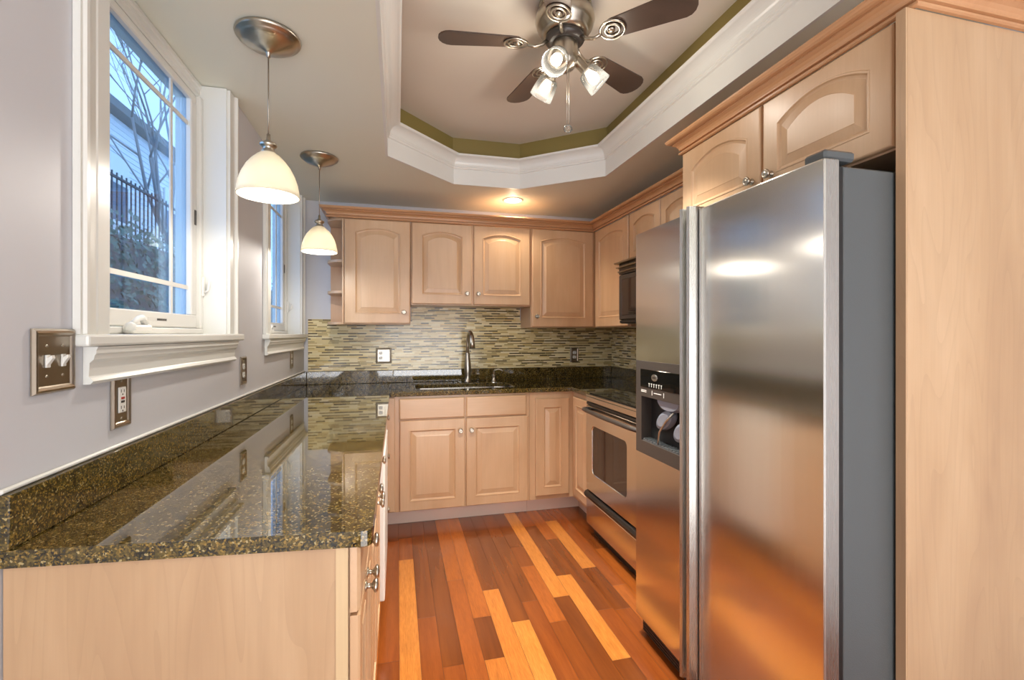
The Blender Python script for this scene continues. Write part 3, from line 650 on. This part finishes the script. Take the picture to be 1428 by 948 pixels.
# freezer door in pieces around the dispenser bay
fz0, fz1 = .0, .386
D0, D1, E0, E1 = .802, 1.192, .008, .384
def fpiece(x0, x1, z0, z1):
    return MB().box((x0, -.060, z0), (x1, -.012, z1), .003)
fd = MB(); fd.box((fz0, -.060, .095), (fz1, -.012, D0)); fd.box((fz0, -.060, D1), (fz1, -.012, 1.737)); fd.box((fz0, -.060, D0), (E0, -.012, D1))
fd = fd.build('freezer_door', 'steel', c)
dp = MB(); bx0, bx1, bz0, bz1 = .052, .356, .856, 1.043
dp.box((E0, -.064, bz1), (E1, -.0125, D1)); dp.box((E0, -.064, D0), (E1, -.0125, bz0)); dp.box((E0, -.064, bz0), (bx0, -.0125, bz1)); dp.box((bx1, -.064, bz0), (E1, -.0125, bz1))
dp = dp.build('dispenser_frame', 'pewter', fd); dp.data.materials[0] = M['char']
bay = MB(); bay.box((bx0, -.016, bz0), (bx1, -.0125, bz1)); bay.build('dispenser_bay', 'void', fd)
MB().box((.046, -.0655, 1.083), (.352, -.064, 1.158), .001).build('display_strip', 'blackglass', fd)
q = [(.158+.022*math.cos(2*PI*k/28), -.0655, 1.128+.0135*math.sin(2*PI*k/28)) for k in range(28)]
bd = MB().loops([q, [(x, -.0675, z) for x, y, z in q], [(.158+(x-.158)*.9, -.0682, 1.128+(z-1.128)*.86) for x, y, z in q]]).build('oval_badge', 'steel_edge', fd)
m = MB()
for k in range(5): m.box((.146+.005*k, -.0688, 1.125), (.1495+.005*k, -.0681, 1.131))
m.build('badge_mark', 'char', bd)
for k in range(6):
    x = .116+.018*k; MB().box((x-.003, -.0662, 1.100), (x+.006, -.0654, 1.103)).box((x, -.0662, 1.088), (x+.003, -.0654, 1.1005)).build('icon', 'text', fd)
for z in (1.062, 1.068): MB().box((.052, -.0647, z), (.092, -.0639, z+.003)).build('icon', 'text', fd)
for x in (.135, .220): MB().box((x, -.0647, 1.055), (x+.004, -.0639, 1.074)).build('icon', 'text', fd)
MB().box((.150, -.0647, 1.064), (.205, -.0639, 1.067)).build('icon', 'text', fd)
def leaf(cx, cz, a_, b_, tilt, y0, y1):
    def ring(k, y): return [(cx+k*(a_*math.cos(q)*math.cos(tilt)-b_*math.sin(q)*math.sin(tilt)), y, cz+k*(a_*math.cos(q)*math.sin(tilt)+b_*math.sin(q)*math.cos(tilt))) for q in [2*PI*i/28 for i in range(28)]]
    return MB().loops([ring(1, y0), ring(1, y0-.006), ring(.9, y1+.006), ring(.6, y1)])
m = MB(); hp = lambda k, y: [(.235+k*.085*math.cos(q), y, 1.042+k*.042*math.sin(q)) for q in [-PI*i/16 for i in range(17)]]
m.loops([hp(1, -.018), hp(1, -.040), hp(.85, -.056)]); m.build('ice_chute', 'paddle', fd)
leaf(.190, .962, .068, .034, .55, -.022, -.050).build('ice_paddle', 'paddle', fd)
leaf(.300, .935, .062, .036, .55, -.020, -.046).build('water_paddle', 'paddle', fd)
m = MB(); m.tube([(.265, -.048, 1.005), (.225, -.056, .965), (.185, -.060, .915), (.172, -.058, .868)], .004); m.build('water_tube', 'nickel', fd)
m = MB(); m.box((bx0+.006, -.058, bz0), (bx1-.006, -.02, bz0+.006))
for k in range(14): m.box((bx0+.012+.02*k, -.060, bz0+.006), (bx0+.018+.02*k, -.022, bz0+.010))
m.build('drip_tray', 'grey_side', fd)
rd = fdoor(.418, .911, 'fresh_food_door').build('fresh_food_door', 'steel', c)
MB().box((.898, -.056, .096), (.9135, -.010, 1.738), .003).build('edge_trim', 'steel_edge', rd)
MB().box((.441, -.066, .096), (.446, -.012, 1.738), .002).build('edge_trim', 'steel_edge', rd)
# two full-height contour handles
for x0, x1, nm, par in ((.374, .397, 'freezer_handle', fd), (.413, .437, 'fresh_food_handle', rd)):
    pr = [(x0, -.02), (x0, -.075), (x0+.004, -.098), ((x0+x1)/2, -.104), (x1-.004, -.098), (x1, -.075), (x1, -.02)]
    MB().prism(pr, .096, 1.745).build(nm, 'steel_edge', par)
MB().box((.387, -.03, .1), (.417, -.013, 1.735)).build('door_gap', 'void', c)
MB().box((.84, -.045, 1.7395), (.905, .05, 1.765), .006).build('hinge_cover', 'grey_side', c)
MB().box((.0, -.012, .05), (.913, 0, 1.72)).build('gasket', 'black', c)
g = MB().box((.005, -.030, .015), (.908, -.004, .085), .004).build('base_grille', 'char', c)
m = MB()
for k in range(5): m.box((.01, -.033, .020+.012*k), (.90, -.0295, .026+.012*k))
m.build('louvres', 'black', g)
# ------------------------------------------------------------------ pendants, fan, can light
def pendant(label, x, y):
    c = thing('pendant_light', label, 'pendant light', (x, y, ZC-.001), 0, 'frosted bell pendants')
    MB().lathe([(0, 0), (.102, 0), (.104, -.006), (.100, -.013), (.092, -.016), (.090, -.020), (.076, -.030), (.040, -.045), (.012, -.054), (.007, -.060), (.006, -.072), (0, -.074)], 40).build('canopy', 'nickel', c)
    MB().tube([(0, 0, -.07), (0, 0, -.20), (0, 0, -.342)], .0022, 8).build('cord', 'pewter', c)
    MB().lathe([(0, -.338), (.006, -.338), (.007, -.356), (.010, -.362), (.026, -.370), (.028, -.376), (.024, -.382), (.016, -.386), (.020, -.394), (.024, -.402), (.023, -.408), (0, -.408)], 28).build('cap', 'nickel', c)
    out = [(.020, -.400), (.036, -.412), (.054, -.430), (.070, -.452), (.083, -.478), (.092, -.505), (.0975, -.535), (.0995, -.552)]
    inn = [(r-.004, z-.001) for r, z in out[::-1]]; inn[0] = (.0955, -.552)
    sh = MB().lathe(out+inn+[out[0]], 48).build('glass_shade', 'frost', c)
    MB().lathe([(0, -.41), (.012, -.41), (.014, -.43), (.024, -.45), (.029, -.475), (.024, -.498), (.012, -.509), (0, -.512)], 20).build('bulb', 'bulb', sh)
    l = point('pendant_glow', (x, y, ZC-.535), 8.0, WARM, .02)
    l2 = point('pendant_glow', (x+.04, y, ZC-.47), 1.6, WARM, .012)
    return c
pendant('nearer frosted bell pendant hanging before the large window', -.432, 1.752)
pendant('farther frosted bell pendant hanging near the open end shelves', -.440, 2.880)
# fan
FXC, FYC, ZB = .665, 1.78, 2.485
c = thing('ceiling_fan', 'nickel ceiling fan with five dark blades and three lit glass shades', 'ceiling fan', (FXC, FYC, 0))
MB().lathe([(0, 2.650), (.105, 2.650), (.108, 2.643), (.100, 2.637), (.050, 2.635), (0, 2.635)], 40).build('canopy', 'nickel', c)
MB().lathe([(0, 2.636), (.045, 2.636), (.060, 2.633), (.100, 2.624), (.118, 2.605), (.121, 2.58), (.112, 2.552), (.098, 2.535), (.096, 2.528), (.080, 2.520), (0, 2.520)], 48).build('motor_housing', 'nickel', c)
fw = MB().lathe([(0, 2.521), (.078, 2.521), (.080, 2.512), (.078, 2.500), (.060, 2.492), (0, 2.492)], 40).build('flywheel', 'char', c)
MB().lathe([(0, 2.494), (.050, 2.494), (.053, 2.485), (.053, 2.425), (.048, 2.405), (.038, 2.392), (.015, 2.385), (.010, 2.372), (0, 2.370)], 36).build('switch_housing', 'nickel', c)
for k in range(5):
    az = math.radians(171.3+72*k); R = Matrix.Rotation(az, 4, 'Z')
    pitch = Matrix.Rotation(math.radians(-11), 4, 'X')
    Bm = R @ Matrix.Translation((0, 0, ZB)) @ pitch
    r0, r1, w0, w1 = .175, .513, .046, .062
    pts = []
    for q in range(9): a = -PI/2+q/8*PI; pts.append((r1-.05+.05*math.cos(a), w1*math.sin(a)))
    for q in range(9): a = PI/2+q/8*PI; pts.append((r0+.03+.03*math.cos(a), w0*math.sin(a)))
    bl = MB().prism(pts, 0, .006, mat=Bm).build('blade', 'walnut', c)
    ir = MB(); ir.tube([(.070, 0, 2.502), (.095, 0, 2.482), (.125, 0, 2.472), (.155, 0, ZB-.005)], [.008, .0075, .007, .007], 10, R)
    for rr in (.043, .026): ir.tube([(.200+rr*1.1*math.cos(2*PI*i/24), rr*1.05*math.sin(2*PI*i/24), -.004) for i in range(24)], (.0042), 8, Bm, True)
    ir.lathe([(0, -.001), (.015, -.001), (.013, -.008), (0, -.010)], 18, Bm @ Matrix.Translation((.196, 0, 0)))
    ir.build('blade_iron', 'nickel', c)
for az in (-126, -6, 114):
    a = math.radians(az); dirv = Vector((math.cos(a)*.72, math.sin(a)*.72, -.69)).normalized()
    base = Vector((math.cos(a)*.045, math.sin(a)*.045, 2.432)); F = Matrix.Translation(base) @ frame_to(dirv)
    lk = MB().lathe([(0, 0), (.018, 0), (.021, .006), (.021, .055), (.026, .060), (.026, .066), (0, .066)], 26, F).build('lamp_socket', 'nickel', c)
    ou = [(.020, .060), (.036, .064), (.042, .074), (.045, .092), (.048, .120), (.051, .146)]
    gs = MB().lathe(ou+[(r-.0025, z) for r, z in ou[::-1]]+[ou[0]], 36, F).build('glass_shade', 'shade_clear', lk)
    MB().lathe([(0, .066), (.012, .068), (.016, .080), (.0215, .095), (.0225, .108), (.018, .122), (0, .130)], 20, F).build('bulb', 'bulb', lk)
    p = WM[c.name] @ F @ Vector((0, 0, .155)); point('fan_lamp', p, 2.6, WARM, .025)
    fs = bpy.data.lights.new('fan_spot', 'SPOT'); fs.energy = 120; fs.color = WARM; fs.spot_size = math.radians(86); fs.spot_blend = .9; fs.shadow_soft_size = .03
    fo = bpy.data.objects.new('fan_spot', fs); COL.objects.link(fo); fo.location = p; fo.rotation_euler = (-Vector((math.cos(a)*.15, math.sin(a)*.15, -.98))).to_track_quat('Z', 'Y').to_euler()
pc = MB()
for dx in (-.004, .004): pc.tube([(dx-.0, -.035, 2.40), (dx, -.035, 2.25), (dx, -.035, 2.142)], .0011, 6)
pc = pc.build('pull_chain', 'nickel', c)
MB().lathe([(0, .0), (.012, .002), (.018, .010), (.018, .018), (.012, .026), (0, .028)], 20, Matrix.Translation((0, -.035, 2.114))).build('pull_fob', 'shade_clear', pc)
# recessed can
c = thing('recessed_light', 'lit round recessed light in the ceiling before the sink wall', 'recessed light', (.862, 3.44, ZC))
MB().lathe([(.060, -.0005), (.080, -.0005), (.080, -.003), (.066, -.007), (.060, -.004), (.060, -.0005)], 40).build('trim_ring', 'trim', c)
MB().lathe([(0, -.0015), (.060, -.0015), (.060, -.0025), (0, -.0025)], 32).build('lens', 'canlamp', c)
sp = bpy.data.lights.new('ceiling_spot', 'SPOT'); sp.energy = 62; sp.color = (1, .84, .64); sp.spot_size = math.radians(130); sp.spot_blend = .8; sp.shadow_soft_size = .05
so = bpy.data.objects.new('ceiling_spot', sp); COL.objects.link(so); so.location = (.862, 3.44, ZC-.012); point('can_glow', (.862, 3.44, ZC-.05), .9, (1, .80, .55), .03)
# unseen spots added as fill in the dining end, behind the camera
for x, y in ((-.2, -.9), (1.2, -.9)):
    sp2 = bpy.data.lights.new('ceiling_spot', 'SPOT'); sp2.energy = 40; sp2.color = WARM; sp2.spot_size = math.radians(140); sp2.spot_blend = .8; sp2.shadow_soft_size = .06
    so = bpy.data.objects.new('ceiling_spot', sp2); COL.objects.link(so); so.location = (x, y, ZC-.012)
# ------------------------------------------------------------------ outdoors, seen through the windows
struct(MB().box((-16, 0, -.1), (XL-TH-.02, 24, .0)).build('ground', 'ground'), 'garden ground outside the windows', 'ground')
o = MB().box((-4.5, 3, 0), (-2.95, 16, 2.35)).build('garden_wall', 'stone'); tag(o, 'grey retaining wall outside the large window, behind the ivy', 'wall', kind='structure')
mb = MB()
for k in range(9000):
    y = random.uniform(3.2, 12); z = random.uniform(.1, 2.65); x = -2.93+random.uniform(0, .22)
    if z > 2.4: x -= random.uniform(0, .4)
    n = Vector((1, random.uniform(-.8, .8), random.uniform(-.3, .9))).normalized(); F = Matrix.Translation((x, y, z)) @ frame_to(n) @ Matrix.Rotation(random.random()*6.28, 4, 'Z'); s = random.uniform(.02, .045)
    mb.quad(*[F @ Vector(p) for p in ((0, -s, 0), (s*.8, 0, s*.15), (0, s*1.2, 0), (-s*.8, 0, s*.15))])
tag(mb.build('ivy_hedge', 'ivy'), 'dense ivy covering the garden wall outside the large window', 'ivy', kind='stuff')
c = thing('iron_fence', 'dark iron railing on top of the ivy wall outside', 'fence', (-3.7, 8, 2.35))
for z in (2.62, 3.42): MB().box((-3.715, 3.5, z), (-3.685, 13, z+.03)).build('rail', 'iron', c, True)
bar = None
for k in range(80):
    y = 3.6+.115*k
    if bar is None: bar = MB().box((-.008, -.008, 0), (.008, .008, 1.15)).build('bar', 'iron', c); bar.location = (0, y-8, 0)
    else:
        b = bar.copy(); COL.objects.link(b); b.parent = c; b.location = (0, y-8, 0)
c = thing('neighbour_house', 'pale sided house across the garden seen through the window', 'house', (-9, 12, 0))
mb = MB()
for k in range(49): mb.loops([[(-8.2, 6, .16*k), (-8.17, 6, .16*k), (-8.2, 6, .16*k+.16)], [(-8.2, 28, .16*k), (-8.17, 28, .16*k), (-8.2, 28, .16*k+.16)]])
mb.box((-12, 6, 0), (-8.2, 28, 7.8)); mb.build('wall', 'siding', c, True)
MB().box((-12.2, 5.8, 7.8), (-7.8, 28.2, 8.05)).build('eave', 'stone', c, True)
for y in (15.8, 19.2):
    f = MB().box((-8.17, y, 4.6), (-8.12, y+1.1, 6.6)).build('window_frame', 'trim', c, True)
    MB().box((-8.12, y+.1, 4.7), (-8.11, y+1.0, 5.8)).build('pane', 'houseglass', f, True)
c = thing('bare_tree', 'bare leafless tree standing outside the large window', 'tree', (-4.5, 10.9, 0))
def branch(mb, p, d, L, r, depth):
    pts = [p]; q = p.copy(); dd = d.copy()
    for k in range(4):
        dd = (dd+Vector((random.uniform(-.18, .18), random.uniform(-.18, .18), random.uniform(-.05, .12)))).normalized(); q = q+dd*L/4; pts.append(q.copy())
    mb.tube(pts, [r*(1-.13*k) for k in range(5)], 6)
    if depth:
        for k in range(3 if depth > 1 else 4):
            nd = (dd+Vector((random.uniform(-.9, .9), random.uniform(-.9, .9), random.uniform(-.2, .7)))).normalized(); branch(mb, pts[2+k % 3], nd, L*.72, r*.45, depth-1)
mb = MB(); branch(mb, Vector((-4.5, 10.9, 0)), Vector((.02, -.05, 1)), 3.2, .16, 0); mb.build('trunk', 'bark', c, True)
mb = MB()
for dv in ((.2, -.75, .8), (.2, -.1, 1), (.1, -.4, .9), (.2, -.9, .35)): branch(mb, Vector((-4.48, 10.8, 3.0)), Vector(dv).normalized(), 2.6, .042, 3)
mb.build('branches', 'bark', c, True)
